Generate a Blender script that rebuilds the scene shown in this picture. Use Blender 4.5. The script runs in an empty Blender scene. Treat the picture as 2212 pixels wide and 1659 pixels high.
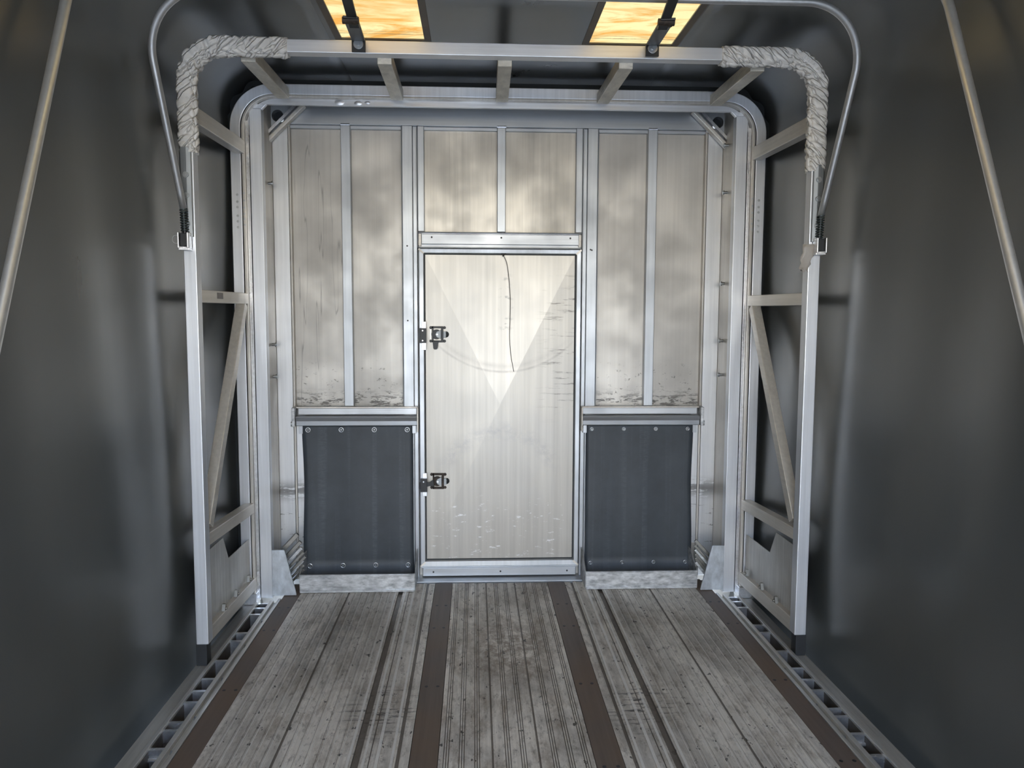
import bpy, math, random
from mathutils import Vector, Matrix
random.seed(7)
PI = math.pi
C = bpy.context.scene.collection
scene = bpy.context.scene

# ------------------------------------------------------------------ camera
def cam_axes(p, y, r):
    F = Vector((math.sin(y)*math.cos(p), math.cos(y)*math.cos(p), -math.sin(p)))
    R0 = Vector((math.cos(y), -math.sin(y), 0)); U = R0.cross(F)
    c, s = math.cos(r), math.sin(r)
    return c*R0 + s*U, -s*R0 + c*U, F
A_, B_, F_ = cam_axes(0.0886, 0.0475, 0.0038)
cd = bpy.data.cameras.new('camera'); cam = bpy.data.objects.new('camera', cd); C.objects.link(cam)
cd.sensor_width = 36.0; cd.lens = 36.0*1680.0/2212.0; cd.clip_start = 0.05; cd.clip_end = 200
M = Matrix.Identity(4)
for i in range(3):
    M[i][0] = A_[i]; M[i][1] = B_[i]; M[i][2] = -F_[i]
M.translation = Vector((-0.1327, 0, 1.432))
cam.matrix_world = M
scene.camera = cam

# ------------------------------------------------------------------ light and exposure
vs = scene.view_settings
scene.display_settings.display_device = 'sRGB'
vs.view_transform = 'Standard'; vs.look = 'None'; vs.gamma = 1.0; vs.use_curve_mapping = False
vs.exposure = 0.68

w = bpy.data.worlds.new('sky'); scene.world = w; w.use_nodes = True
nt = w.node_tree; nt.nodes.clear()
tc = nt.nodes.new('ShaderNodeTexCoord'); sp = nt.nodes.new('ShaderNodeSeparateXYZ')
cr = nt.nodes.new('ShaderNodeValToRGB'); bg = nt.nodes.new('ShaderNodeBackground'); ow = nt.nodes.new('ShaderNodeOutputWorld')
mr = nt.nodes.new('ShaderNodeMapRange'); mr.inputs[1].default_value = -1; mr.inputs[2].default_value = 1
nt.links.new(tc.outputs['Generated'], sp.inputs[0]); nt.links.new(sp.outputs[2], mr.inputs[0])
nt.links.new(mr.outputs[0], cr.inputs[0]); nt.links.new(cr.outputs[0], bg.inputs[0]); nt.links.new(bg.outputs[0], ow.inputs[0])
e = cr.color_ramp.elements
e[0].position = 0.0; e[0].color = (.20, .19, .18, 1)
e[1].position = 1.0; e[1].color = (.28, .46, .85, 1)
for p_, c_ in ((.48, (.45, .42, .38, 1)), (.505, (1.0, .88, .66, 1)), (.545, (.86, .86, .84, 1)), (.60, (.64, .79, 1.04, 1)), (.80, (.46, .64, 1.0, 1))):
    q = cr.color_ramp.elements.new(p_); q.color = c_
bg.inputs[1].default_value = 5.9

sd = bpy.data.lights.new('sun', 'SUN'); sd.energy = 5.2; sd.angle = math.radians(1.0); sd.color = (1, .95, .86)
so = bpy.data.objects.new('sun', sd); C.objects.link(so)
so.rotation_euler = (math.radians(24), math.radians(14), 0)

# ------------------------------------------------------------------ materials
def mat_new(name):
    m = bpy.data.materials.new(name); m.use_nodes = True
    n = m.node_tree; n.nodes.clear()
    out = n.nodes.new('ShaderNodeOutputMaterial'); b = n.nodes.new('ShaderNodeBsdfPrincipled')
    n.links.new(b.outputs[0], out.inputs[0])
    return m, n, b, out
def _coord(n, scale, rot=(0, 0, 0), off=(0, 0, 0)):
    t = n.nodes.new('ShaderNodeTexCoord'); mp = n.nodes.new('ShaderNodeMapping')
    mp.inputs['Scale'].default_value = scale; mp.inputs['Rotation'].default_value = rot; mp.inputs['Location'].default_value = off
    g = n.nodes.new('ShaderNodeNewGeometry')
    n.links.new(g.outputs['Position'], mp.inputs[0]); return mp.outputs[0]
def noise(n, scale3, sc=1.0, detail=5, rough=.6, off=(0, 0, 0), rot=(0, 0, 0), dist=0.0):
    x = n.nodes.new('ShaderNodeTexNoise'); x.inputs['Scale'].default_value = sc
    x.inputs['Detail'].default_value = detail; x.inputs['Roughness'].default_value = rough; x.inputs['Distortion'].default_value = dist
    n.links.new(_coord(n, scale3, rot, off), x.inputs['Vector']); return x.outputs[0]
def ramp(n, src, stops):
    r = n.nodes.new('ShaderNodeValToRGB'); r.color_ramp.elements[0].position = stops[0][0]; r.color_ramp.elements[1].position = stops[-1][0]
    def col(c): return (c, c, c, 1) if not isinstance(c, tuple) else (*c, 1)
    r.color_ramp.elements[0].color = col(stops[0][1]); r.color_ramp.elements[1].color = col(stops[-1][1])
    for p, c in stops[1:-1]:
        q = r.color_ramp.elements.new(p); q.color = col(c)
    n.links.new(src, r.inputs[0]); return r.outputs[0]
def mixc(n, fac, a, b, mode='MIX'):
    x = n.nodes.new('ShaderNodeMix'); x.data_type = 'RGBA'; x.blend_type = mode
    for s, v in ((0, fac), (6, a), (7, b)):
        if isinstance(v, (int, float)): x.inputs[s].default_value = v
        elif isinstance(v, tuple): x.inputs[s].default_value = (*v, 1)
        else: n.links.new(v, x.inputs[s])
    return x.outputs[2]
def mth(n, op, a, b=None, c=None):
    x = n.nodes.new('ShaderNodeMath'); x.operation = op
    for i, v in enumerate((a, b, c)):
        if v is None: continue
        if isinstance(v, (int, float)): x.inputs[i].default_value = v
        else: n.links.new(v, x.inputs[i])
    return x.outputs[0]
def bump(n, b, src, strength=.2, dist=.002):
    x = n.nodes.new('ShaderNodeBump'); x.inputs['Strength'].default_value = strength; x.inputs['Distance'].default_value = dist
    n.links.new(src, x.inputs['Height']); n.links.new(x.outputs[0], b.inputs['Normal'])

def alum(name, base=(.62, .62, .62), rough=.38, stretch=(1, 1, 1), dirt=.25, metal=.9, scr=.5, dark=(.2, .18, .16), bmp=.15, lo=.80, hi=1.12):
    """brushed / milled aluminium: streaks run along the axis whose stretch value is small"""
    m, n, b, o = mat_new(name)
    s = tuple(v*60 for v in stretch)
    st = noise(n, s, 1, 4, .6)
    bl = noise(n, (3, 3, 3), 1, 4, .6, (3, 1, 7))
    c = mixc(n, ramp(n, st, [(.3, 0), (.75, 1)]), tuple(v*lo for v in base), tuple(min(1, v*hi) for v in base))
    c = mixc(n, ramp(n, bl, [(.42, 0), (.75, dirt)]), c, tuple(v*.62 for v in base))
    d = noise(n, tuple(v*22 for v in stretch), 1, 6, .75, (9, 4, 2))
    c = mixc(n, ramp(n, d, [(.60, 0), (.70, scr)]), c, dark)
    n.links.new(c, b.inputs['Base Color'])
    b.inputs['Metallic'].default_value = metal
    rr = ramp(n, bl, [(.3, rough*.8), (.7, min(1, rough*1.3))]); n.links.new(rr, b.inputs['Roughness'])
    bump(n, b, st, bmp, .0006)
    return m
V = (1, 1, .03); HX = (.03, 1, 1); HY = (1, .03, 1)
M_post = alum('milled_aluminium_vertical', (.76, .78, .81), .38, V, .15, .72, .12, bmp=.06, lo=.88, hi=1.06)
M_beam = alum('milled_aluminium_horizontal', (.74, .75, .77), .38, HX, .2, .72, .15, bmp=.06, lo=.88, hi=1.06)
M_side = alum('milled_aluminium_lengthwise', (.74, .70, .63), .46, HY, .3, .5, .15, bmp=.06, lo=.88, hi=1.06)
M_trim = alum('tan_tinted_aluminium_trim', (.62, .59, .54), .44, V, .3, .65, .05, bmp=.06, lo=.85, hi=1.06)
M_web = alum('stained_web_plate', (.66, .65, .62), .45, (1, 1, .05), .4, .65, .6, (.33, .30, .26), .08, .8, 1.1)
M_roofbar = alum('stained_aluminium', (.72, .68, .59), .5, (.6, .2, 1), .4, .55, .6, (.2, .18, .14))
M_sheet = alum('weathered_aluminium_sheet', (.60, .575, .53), .48, (.7, .7, .009), .35, .62, .22, (.30, .27, .22), .05, .90, 1.06)
def add_marks(m, zlo, zhi, dens, col, sc, rot=0.0, fade=.04):
    n = m.node_tree; b = [q for q in n.nodes if q.type == 'BSDF_PRINCIPLED'][0]
    src = b.inputs['Base Color'].links[0].from_socket
    g = n.nodes.new('ShaderNodeNewGeometry'); s = n.nodes.new('ShaderNodeSeparateXYZ'); n.links.new(g.outputs['Position'], s.inputs[0])
    def st(a, b_):
        x = n.nodes.new('ShaderNodeMapRange'); x.interpolation_type = 'SMOOTHSTEP'; n.links.new(s.outputs[2], x.inputs[0]); x.inputs[1].default_value = a; x.inputs[2].default_value = b_; return x.outputs[0]
    f = mth(n, 'MULTIPLY', mth(n, 'MULTIPLY', st(zlo-fade, zlo+fade), st(zhi+fade, zhi-fade)), ramp(n, noise(n, sc, 1, 5, .75, (zlo*7, 0, zhi*5), (0, rot, 0)), [(dens, 0), (dens+.05, .9)]))
    n.links.new(mixc(n, f, src, col), b.inputs['Base Color'])
def add_lines(m, x0, x1, col):
    n = m.node_tree; b = [q for q in n.nodes if q.type == 'BSDF_PRINCIPLED'][0]
    src = b.inputs['Base Color'].links[0].from_socket
    g = n.nodes.new('ShaderNodeNewGeometry'); s = n.nodes.new('ShaderNodeSeparateXYZ'); n.links.new(g.outputs['Position'], s.inputs[0])
    inside = mth(n, 'MULTIPLY', mth(n, 'GREATER_THAN', s.outputs[0], x0), mth(n, 'LESS_THAN', s.outputs[0], x1))
    rd = mth(n, 'ABSOLUTE', mth(n, 'SUBTRACT', noise(n, (11, 1, .55), 1, 3, .55, (3.3, 0, 1)), .5))
    n.links.new(mixc(n, mth(n, 'MULTIPLY', inside, ramp(n, rd, [(.002, .45), (.006, 0)])), src, col), b.inputs['Base Color'])
add_lines(M_sheet, -1.09, -.83, (.12, .11, .10))
add_marks(M_sheet, .93, 1.00, .50, (.07, .065, .06), (14, 1, 50), fade=.05)
add_marks(M_sheet, .95, 1.15, .60, (.16, .15, .13), (25, 1, 40), .6, fade=.06)
M_streak = alum('streaked_aluminium_sheet', (.62, .585, .52), .46, (.8, .8, .02), .4, .75, .45, (.30, .26, .21), .08, .84, 1.1)
M_wide = alum('wide_bulkhead_extrusion', (.68, .69, .70), .40, V, .2, .78, .12, bmp=.06, lo=.88, hi=1.06)
add_marks(M_wide, .46, .52, .44, (.08, .075, .07), (7, 1, 34), .35, .05)
add_marks(M_wide, .12, .40, .60, (.14, .135, .13), (9, 1, 46), 0, .04)
add_marks(M_wide, 1.30, 1.80, .66, (.30, .30, .30), (5, 1, 60), 0, .1)
M_bpost = alum('bulkhead_post_aluminium', (.51, .535, .56), .40, V, .2, .75, .2, bmp=.06, lo=.88, hi=1.06)
M_bbeam = alum('bulkhead_beam_aluminium', (.52, .54, .56), .40, HX, .25, .75, .25, bmp=.06, lo=.88, hi=1.06)
M_bright = alum('bright_bare_aluminium', (.85, .86, .88), .28, (1, 1, 1), .1, .9, .1)
M_galv = alum('galvanised_steel', (.56, .57, .57), .46, (.35, .5, .9), .6, .75, .75, (.17, .175, .18), lo=.5, hi=1.5)
M_galv2 = alum('dull_gusset_steel', (.60, .64, .68), .42, (.5, 1, .3), .5, .75, .5, (.28, .29, .30), lo=.75, hi=1.25)
M_sleeve = alum('grey_zinc_sleeve', (.36, .38, .39), .45, V, .1, .7, .05)
M_pipe = alum('steel_pipe', (.66, .66, .65), .36, (.6, .6, .6), .1, .75, .05, bmp=.03, lo=.92, hi=1.04)
M_steel = alum('dark_strip_steel', (.32, .31, .28), .35, (.4, .4, .4), .4, .9, .5, (.08, .07, .06))
M_bolt = alum('bolt_steel', (.50, .52, .53), .35, (1, 1, 1), .1, .9, .1)
M_railm = alum('side_rail_aluminium', (.74, .72, .67), .36, HY, .4, .65, .4)

def dark_mat(name, col, rough, spec=.5, nz=.3, sc=(3, 3, 3), metal=0.0, stripes=False):
    m, n, b, o = mat_new(name)
    x = noise(n, sc, 1, 6, .65)
    c = mixc(n, ramp(n, x, [(.35, 0), (.7, 1)]), tuple(v*(1-nz) for v in col), tuple(v*(1+nz) for v in col))
    if stripes:
        y = noise(n, (26, 1, .5), 1, 2, .5, (5, 0, 0))
        z = noise(n, (30, 30, 120), 1, 3, .7)
        f = mth(n, 'MULTIPLY', ramp(n, y, [(.52, 0), (.66, .5)]), ramp(n, z, [(.4, .2), (.7, 1)]))
        c = mixc(n, f, c, tuple(v*2.2 for v in col))
    n.links.new(c, b.inputs['Base Color']); b.inputs['Roughness'].default_value = rough
    b.inputs['Specular IOR Level'].default_value = spec; b.inputs['Metallic'].default_value = metal
    return m
M_black = dark_mat('black_painted_steel', (.022, .024, .026), .45, .5)
M_rust = dark_mat('rusty_black_steel', (.05, .035, .025), .6, .4, .6, (60, 60, 60))
M_rubber = dark_mat('black_rubber', (.052, .062, .073), .5, .5, .15, (6, 6, 6), stripes=True)
M_seal = dark_mat('black_seal_rubber', (.012, .015, .017), .6, .4)
M_rest = dark_mat('spring_steel', (.07, .09, .09), .35, .6, .2, metal=.6)
M_pit = dark_mat('shade_dark_pocket_metal', (.085, .072, .058), .6, .4, .4, (9, 9, 9))  # shade of the rail pockets put into a dark brown colour
M_wire = dark_mat('dark_wire', (.05, .045, .04), .5)
M_plate = dark_mat('grey_sticker', (.16, .14, .13), .5)

def tarp_mat():
    m, n, b, o = mat_new('dark_grey_vinyl_tarp')
    x = noise(n, (2.2, 2.2, .8), 1, 5, .6)
    s = noise(n, (.6, 22, 1.0), 1, 6, .7, (2, 3, 4))
    c = mixc(n, ramp(n, x, [(.3, 0), (.75, 1)]), (.048, .053, .052), (.063, .068, .066))
    c = mixc(n, ramp(n, s, [(.62, 0), (.74, .2)]), c, (.07, .07, .068))
    k = noise(n, (7, 7, 9), 1, 6, .8, (1, 8, 2))
    c = mixc(n, ramp(n, k, [(.70, 0), (.78, .5)]), c, (.018, .018, .018))
    n.links.new(c, b.inputs['Base Color'])
    n.links.new(ramp(n, x, [(.3, .27), (.7, .34)]), b.inputs['Roughness'])
    b.inputs['Specular IOR Level'].default_value = 1.0
    b.inputs['IOR'].default_value = 1.6
    wv = noise(n, (900, 900, 900), 1, 1, .5)
    lo = noise(n, (1.2, 1.6, .5), 1, 3, .5, (4, 4, 4))
    bump(n, b, mth(n, 'ADD', mth(n, 'MULTIPLY', wv, .012), lo), .45, .010)
    return m
M_tarp = tarp_mat()
M_hem = dark_mat('skylight_hem', (.13, .105, .075), .5, .4, .2)

def sky_mat():
    m, n, b, o = mat_new('stained_translucent_skylight')
    x = noise(n, (2.0, 6, 1), 1, 6, .65, (1, 5, 0), dist=.8)
    k = noise(n, (14, 22, 1), 1, 6, .8, (6, 2, 0))
    cr_ = noise(n, (4, 40, 1), 1, 4, .7, (2, 2, 2))
    c = mixc(n, ramp(n, x, [(.45, 0), (.60, 1)]), (.94, .68, .27), (.80, .34, .06))
    c = mixc(n, ramp(n, k, [(.62, 0), (.72, .6)]), c, (.55, .33, .12))
    c = mixc(n, ramp(n, cr_, [(.68, 0), (.72, .55)]), c, (.2, .11, .05))
    g_ = n.nodes.new('ShaderNodeNewGeometry'); s_ = n.nodes.new('ShaderNodeSeparateXYZ'); n.links.new(g_.outputs['Position'], s_.inputs[0])
    for yy, am in ((3.352, .8), (3.325, .45)):
        ln = mth(n, 'LESS_THAN', mth(n, 'ABSOLUTE', mth(n, 'SUBTRACT', s_.outputs[1], yy)), .004)
        c = mixc(n, mth(n, 'MULTIPLY', ln, ramp(n, k, [(.35, .1), (.6, am)])), c, (.25, .15, .06))
    tr = n.nodes.new('ShaderNodeBsdfTranslucent'); df = n.nodes.new('ShaderNodeBsdfDiffuse'); mx = n.nodes.new('ShaderNodeMixShader')
    n.links.new(c, tr.inputs[0]); n.links.new(c, df.inputs[0]); mx.inputs[0].default_value = .16
    n.links.new(df.outputs[0], mx.inputs[1]); n.links.new(tr.outputs[0], mx.inputs[2]); n.links.new(mx.outputs[0], o.inputs[0])
    n.nodes.remove(b)
    return m
M_sky = sky_mat()

def wrap_mat():
    m, n, b, o = mat_new('creased_off_white_vinyl')
    x = noise(n, (9, 9, 9), 1, 6, .7)
    k = noise(n, (30, 30, 30), 1, 6, .8, (5, 5, 5))
    c = mixc(n, ramp(n, x, [(.3, 0), (.7, 1)]), (.70, .68, .64), (.86, .84, .80))
    c = mixc(n, ramp(n, k, [(.60, 0), (.72, .7)]), c, (.25, .22, .18))
    q = n.nodes.new('ShaderNodeTexNoise'); q.inputs['Scale'].default_value = 1; q.inputs['Detail'].default_value = 1; q.inputs['Distortion'].default_value = .35
    m1 = n.nodes.new('ShaderNodeMapping'); m1.inputs['Rotation'].default_value = (0, -.75, 0); m2 = n.nodes.new('ShaderNodeMapping'); m2.inputs['Scale'].default_value = (9, 14, 46)
    gg = n.nodes.new('ShaderNodeNewGeometry'); sg = n.nodes.new('ShaderNodeSeparateXYZ'); n.links.new(gg.outputs['Position'], sg.inputs[0])
    cb = n.nodes.new('ShaderNodeCombineXYZ'); n.links.new(mth(n, 'ABSOLUTE', sg.outputs[0]), cb.inputs[0]); n.links.new(sg.outputs[1], cb.inputs[1]); n.links.new(sg.outputs[2], cb.inputs[2])
    n.links.new(cb.outputs[0], m1.inputs[0]); n.links.new(m1.outputs[0], m2.inputs[0]); n.links.new(m2.outputs[0], q.inputs['Vector']); q = q.outputs[0]
    rd = mth(n, 'ABSOLUTE', mth(n, 'SUBTRACT', q, .5))
    c = mixc(n, ramp(n, rd, [(.003, .6), (.020, 0)]), c, (.22, .20, .18))
    n.links.new(c, b.inputs['Base Color']); b.inputs['Roughness'].default_value = .33
    bump(n, b, mth(n, 'MINIMUM', rd, .10), 1.0, .05)
    return m
M_wrap = wrap_mat()

def floor_mat():
    m, n, b, o = mat_new('dirty_extruded_deck_aluminium')
    a = noise(n, (70, .8, 1), 1, 4, .6)
    bl = noise(n, (4.5, 1.4, 1), 1, 7, .7, (3, 2, 0), dist=.4)
    sp_ = noise(n, (38, 13, 1), 1, 7, .8, (1, 1, 0))
    br = noise(n, (11, 3.5, 1), 1, 7, .75, (8, 3, 0))
    blk = noise(n, (30, 17, 1), 1, 5, .7, (4, 9, 0))
    c = mixc(n, ramp(n, a, [(.3, 0), (.7, 1)]), (.66, .61, .54), (.90, .85, .77))
    c = mixc(n, ramp(n, bl, [(.42, 0), (.66, .8)]), c, (.30, .28, .25))
    c = mixc(n, ramp(n, br, [(.50, 0), (.68, .7)]), c, (.26, .20, .14))
    c = mixc(n, ramp(n, sp_, [(.52, 0), (.64, .6)]), c, (.16, .135, .105))
    gp = n.nodes.new('ShaderNodeNewGeometry'); sq = n.nodes.new('ShaderNodeSeparateXYZ'); n.links.new(gp.outputs['Position'], sq.inputs[0])
    def blob(cx, cy, rx, ry, ax=False):
        X = mth(n, 'ABSOLUTE', sq.outputs[0]) if ax else sq.outputs[0]
        dx = mth(n, 'DIVIDE', mth(n, 'SUBTRACT', X, cx), rx); dy = mth(n, 'DIVIDE', mth(n, 'SUBTRACT', sq.outputs[1], cy), ry)
        return mth(n, 'MAXIMUM', mth(n, 'SUBTRACT', 1.0, mth(n, 'ADD', mth(n, 'MULTIPLY', dx, dx), mth(n, 'MULTIPLY', dy, dy))), 0.0)
    c = mixc(n, mth(n, 'MULTIPLY', blob(.02, 3.25, .24, .40), ramp(n, noise(n, (26, 16, 1), 1, 6, .8, (2, 1, 0)), [(.40, 0), (.56, .85)])), c, (.20, .145, .10))
    c = mixc(n, mth(n, 'MULTIPLY', blob(.47, 2.72, .17, .22, True), ramp(n, noise(n, (7, 46, 1), 1, 4, .7, (5, 3, 0)), [(.54, 0), (.59, 1.0)])), c, (.09, .085, .08))
    c = mixc(n, mth(n, 'MULTIPLY', blob(-.80, 3.35, .28, .55), ramp(n, noise(n, (34, 7, 1), 1, 6, .8, (7, 7, 0)), [(.42, 0), (.60, .6)])), c, (.22, .215, .205))
    c = mixc(n, ramp(n, blk, [(.625, 0), (.645, .9)]), c, (.035, .032, .03))
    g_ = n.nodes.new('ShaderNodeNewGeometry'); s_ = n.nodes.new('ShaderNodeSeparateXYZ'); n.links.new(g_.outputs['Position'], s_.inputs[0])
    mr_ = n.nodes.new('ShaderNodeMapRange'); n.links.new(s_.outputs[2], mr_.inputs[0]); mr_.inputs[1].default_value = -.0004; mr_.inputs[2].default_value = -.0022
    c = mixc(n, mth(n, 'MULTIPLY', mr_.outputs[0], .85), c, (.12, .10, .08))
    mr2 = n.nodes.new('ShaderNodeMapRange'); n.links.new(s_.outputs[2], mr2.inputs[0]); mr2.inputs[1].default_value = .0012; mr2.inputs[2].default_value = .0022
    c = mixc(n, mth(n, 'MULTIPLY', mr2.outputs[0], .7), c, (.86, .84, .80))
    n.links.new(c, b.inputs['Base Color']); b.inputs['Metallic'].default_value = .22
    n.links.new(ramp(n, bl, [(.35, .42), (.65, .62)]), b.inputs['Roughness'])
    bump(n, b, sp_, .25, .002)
    return m
M_floor = floor_mat()

def wood_mat():
    m, n, b, o = mat_new('dark_hardwood_strip')
    a = noise(n, (55, 1.2, 1), 1, 5, .7); bl = noise(n, (3, 2.2, 1), 1, 5, .6, (2, 6, 0))
    c = mixc(n, ramp(n, a, [(.3, 0), (.7, 1)]), (.11, .085, .068), (.155, .12, .098))
    c = mixc(n, ramp(n, bl, [(.4, 0), (.7, .7)]), c, (.17, .11, .068))
    n.links.new(c, b.inputs['Base Color']); b.inputs['Roughness'].default_value = .52
    bump(n, b, a, .3, .001)
    return m
M_wood = wood_mat()

def door_mat():
    m, n, b, o = mat_new('scuffed_door_sheet')
    base = (.56, .535, .485)
    st = noise(n, (34, 1, .7), 1, 5, .65); bl = noise(n, (3, 1, 3), 1, 5, .6)
    c = mixc(n, ramp(n, st, [(.3, 0), (.72, 1)]), tuple(v*.84 for v in base), tuple(v*1.1 for v in base))
    c = mixc(n, ramp(n, bl, [(.45, 0), (.75, .3)]), c, (.56, .56, .55))
    g = n.nodes.new('ShaderNodeNewGeometry'); s = n.nodes.new('ShaderNodeSeparateXYZ'); n.links.new(g.outputs['Position'], s.inputs[0])
    X, Z = s.outputs[0], s.outputs[2]
    def dist(cx, cz, ax=1.0):
        dx = mth(n, 'MULTIPLY', mth(n, 'SUBTRACT', X, cx), ax); dz = mth(n, 'SUBTRACT', Z, cz)
        return mth(n, 'SQRT', mth(n, 'ADD', mth(n, 'MULTIPLY', dx, dx), mth(n, 'MULTIPLY', dz, dz)))
    def band(d, R, wd):   # 1 at R fading to 0 at R +- wd
        q = mth(n, 'DIVIDE', mth(n, 'ABSOLUTE', mth(n, 'SUBTRACT', d, R)), wd)
        return mth(n, 'MAXIMUM', mth(n, 'SUBTRACT', 1.0, q), 0.0)
    def step(v, a, b_):
        x = n.nodes.new('ShaderNodeMapRange'); x.interpolation_type = 'SMOOTHSTEP'
        n.links.new(v, x.inputs[0]); x.inputs[1].default_value = a; x.inputs[2].default_value = b_; return x.outputs[0]
    nz = noise(n, (9, 1, 9), 1, 6, .75, (2, 0, 1)); nzf = noise(n, (6, 1, 60), 1, 5, .7, (4, 0, 1))
    # the swept arc rubbed on the upper half (opens upward)
    d1 = dist(.02, 1.635)
    arc = mth(n, 'MULTIPLY', mth(n, 'ADD', band(d1, .505, .010), mth(n, 'MULTIPLY', band(d1, .475, .022), .6)), step(Z, 1.32, 1.22))
    arc = mth(n, 'MULTIPLY', arc, ramp(n, nz, [(.3, .1), (.6, .75)]))
    c = mixc(n, arc, c, (.33, .31, .29))
    # pale rub arc on the lower half (opens downward)
    d2 = dist(-.0, .50)
    a2 = mth(n, 'MULTIPLY', mth(n, 'MULTIPLY', band(d2, .31, .06), step(Z, .55, .68)), ramp(n, noise(n, (20, 1, 20), 1, 6, .8, (3, 1, 2)), [(.4, 0), (.6, .8)]))
    c = mixc(n, a2, c, (.42, .41, .40))
    # dark horizontal scuffs down the hinge side
    sc = mth(n, 'MULTIPLY', mth(n, 'MULTIPLY', step(X, .17, .33), ramp(n, nzf, [(.56, 0), (.66, .85)])),
             mth(n, 'MULTIPLY', step(Z, .82, 1.0), step(Z, 1.72, 1.5)))
    c = mixc(n, sc, c, (.12, .11, .10))
    # a few smudges near the top centre
    sm = mth(n, 'MULTIPLY', mth(n, 'MULTIPLY', band(X, .03, .045), ramp(n, noise(n, (16, 1, 26), 1, 3, .6, (0, 0, 5)), [(.54, 0), (.64, .7)])),
             mth(n, 'MULTIPLY', step(Z, 1.28, 1.40), step(Z, 1.68, 1.58)))
    c = mixc(n, sm, c, (.16, .16, .16))
    # bright kick scratches low down
    ks = mth(n, 'MULTIPLY', step(Z, .50, .34), ramp(n, noise(n, (16, 1, 46), 1, 6, .75, (7, 0, 3), (0, -.4, 0)), [(.60, 0), (.66, .8)]))
    c = mixc(n, ks, c, (.95, .95, .96))
    n.links.new(c, b.inputs['Base Color']); b.inputs['Metallic'].default_value = .62
    n.links.new(ramp(n, bl, [(.3, .36), (.7, .44)]), b.inputs['Roughness'])
    bump(n, b, noise(n, (2.2, 1, 2.2), 1, 3, .5, (4, 4, 4)), .35, .01)
    return m
M_door = door_mat()

# ------------------------------------------------------------------ mesh helpers
class MB:
    def __init__(s): s.v = []; s.f = []
    def add(s, vs_, fs):
        k = len(s.v); s.v += [Vector(v) for v in vs_]; s.f += [tuple(i+k for i in f) for f in fs]; return s
    def box(s, x0, x1, y0, y1, z0, z1):
        return s.add([(x0, y0, z0), (x1, y0, z0), (x1, y1, z0), (x0, y1, z0), (x0, y0, z1), (x1, y0, z1), (x1, y1, z1), (x0, y1, z1)],
                     [(0, 3, 2, 1), (4, 5, 6, 7), (0, 1, 5, 4), (1, 2, 6, 5), (2, 3, 7, 6), (3, 0, 4, 7)])
    def bar(s, p, q, w_, h, up=(0, 0, 1)):
        """rectangular bar from p to q, w_ across, h along 'up'"""
        p = Vector(p); q = Vector(q); t = (q-p).normalized(); a = t.cross(Vector(up)).normalized(); b = a.cross(t).normalized()
        vs_ = [c + a*sx*w_/2 + b*sy*h/2 for c in (p, q) for sx, sy in ((-1, -1), (1, -1), (1, 1), (-1, 1))]
        return s.add(vs_, [(0, 1, 2, 3), (7, 6, 5, 4), (0, 4, 5, 1), (1, 5, 6, 2), (2, 6, 7, 3), (3, 7, 4, 0)])
    def cyl(s, p, q, r, n=20, r2=None):
        p = Vector(p); q = Vector(q); t = (q-p).normalized()
        a = t.cross(Vector((0, 0, 1)) if abs(t.z) < .9 else Vector((1, 0, 0))).normalized(); b = t.cross(a)
        r2 = r if r2 is None else r2
        vs_ = [p + (a*math.cos(i*2*PI/n) + b*math.sin(i*2*PI/n))*r for i in range(n)] + [q + (a*math.cos(i*2*PI/n) + b*math.sin(i*2*PI/n))*r2 for i in range(n)]
        return s.add(vs_, [(i, (i+1) % n, (i+1) % n+n, i+n) for i in range(n)] + [tuple(range(n))[::-1], tuple(range(n, 2*n))])
    def sweep(s, path, prof, ref=(0, 1, 0), closed=False, caps=True, rad=None):
        """prof: list of (u,v): u along side=t x ref, v along ref"""
        ref = Vector(ref); P = [Vector(p) for p in path]; n = len(P); m = len(prof); vs_ = []
        for i, p in enumerate(P):
            if i == 0: t = P[1]-P[0]
            elif i == n-1: t = P[-1]-P[-2]
            else: t = (P[i+1]-P[i]).normalized() + (P[i]-P[i-1]).normalized()
            t.normalize(); a = t.cross(ref).normalized(); b = a.cross(t).normalized()
            for j, (u, v) in enumerate(prof):
                k = rad(i, j) if rad else 1.0
                vs_.append(p + a*u*k + b*v*k)
        fs = [(i*m+j, i*m+(j+1) % m, (i+1)*m+(j+1) % m, (i+1)*m+j) for i in range(n-1) for j in range(m)]
        if caps: fs += [tuple(range(m))[::-1], tuple(range((n-1)*m, n*m))]
        return s.add(vs_, fs)
    def prism(s, poly, y0, y1, axis='y'):
        """polygon extruded; axis y: poly=(x,z); axis x: poly=(y,z)"""
        m = len(poly)
        def P(a, b, c): return (a, c, b) if axis == 'y' else (c, a, b)
        return s.add([P(a, b, y0) for a, b in poly] + [P(a, b, y1) for a, b in poly],
                     [tuple(range(m)), tuple(range(m, 2*m))[::-1]] + [(i, i+m, (i+1) % m+m, (i+1) % m) for i in range(m)])

def rect(w_, h): return [(-w_/2, -h/2), (w_/2, -h/2), (w_/2, h/2), (-w_/2, h/2)]
def circ(r, n=16): return [(r*math.cos(i*2*PI/n), r*math.sin(i*2*PI/n)) for i in range(n)]
def rrect(w_, h, r, n=6):
    o = []
    for cx, cy, a0 in ((w_/2-r, h/2-r, 0), (-w_/2+r, h/2-r, 90), (-w_/2+r, -h/2+r, 180), (w_/2-r, -h/2+r, 270)):
        for k in range(n+1):
            a = math.radians(a0+90*k/n); o.append((cx+r*math.cos(a), cy+r*math.sin(a)))
    return o

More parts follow.
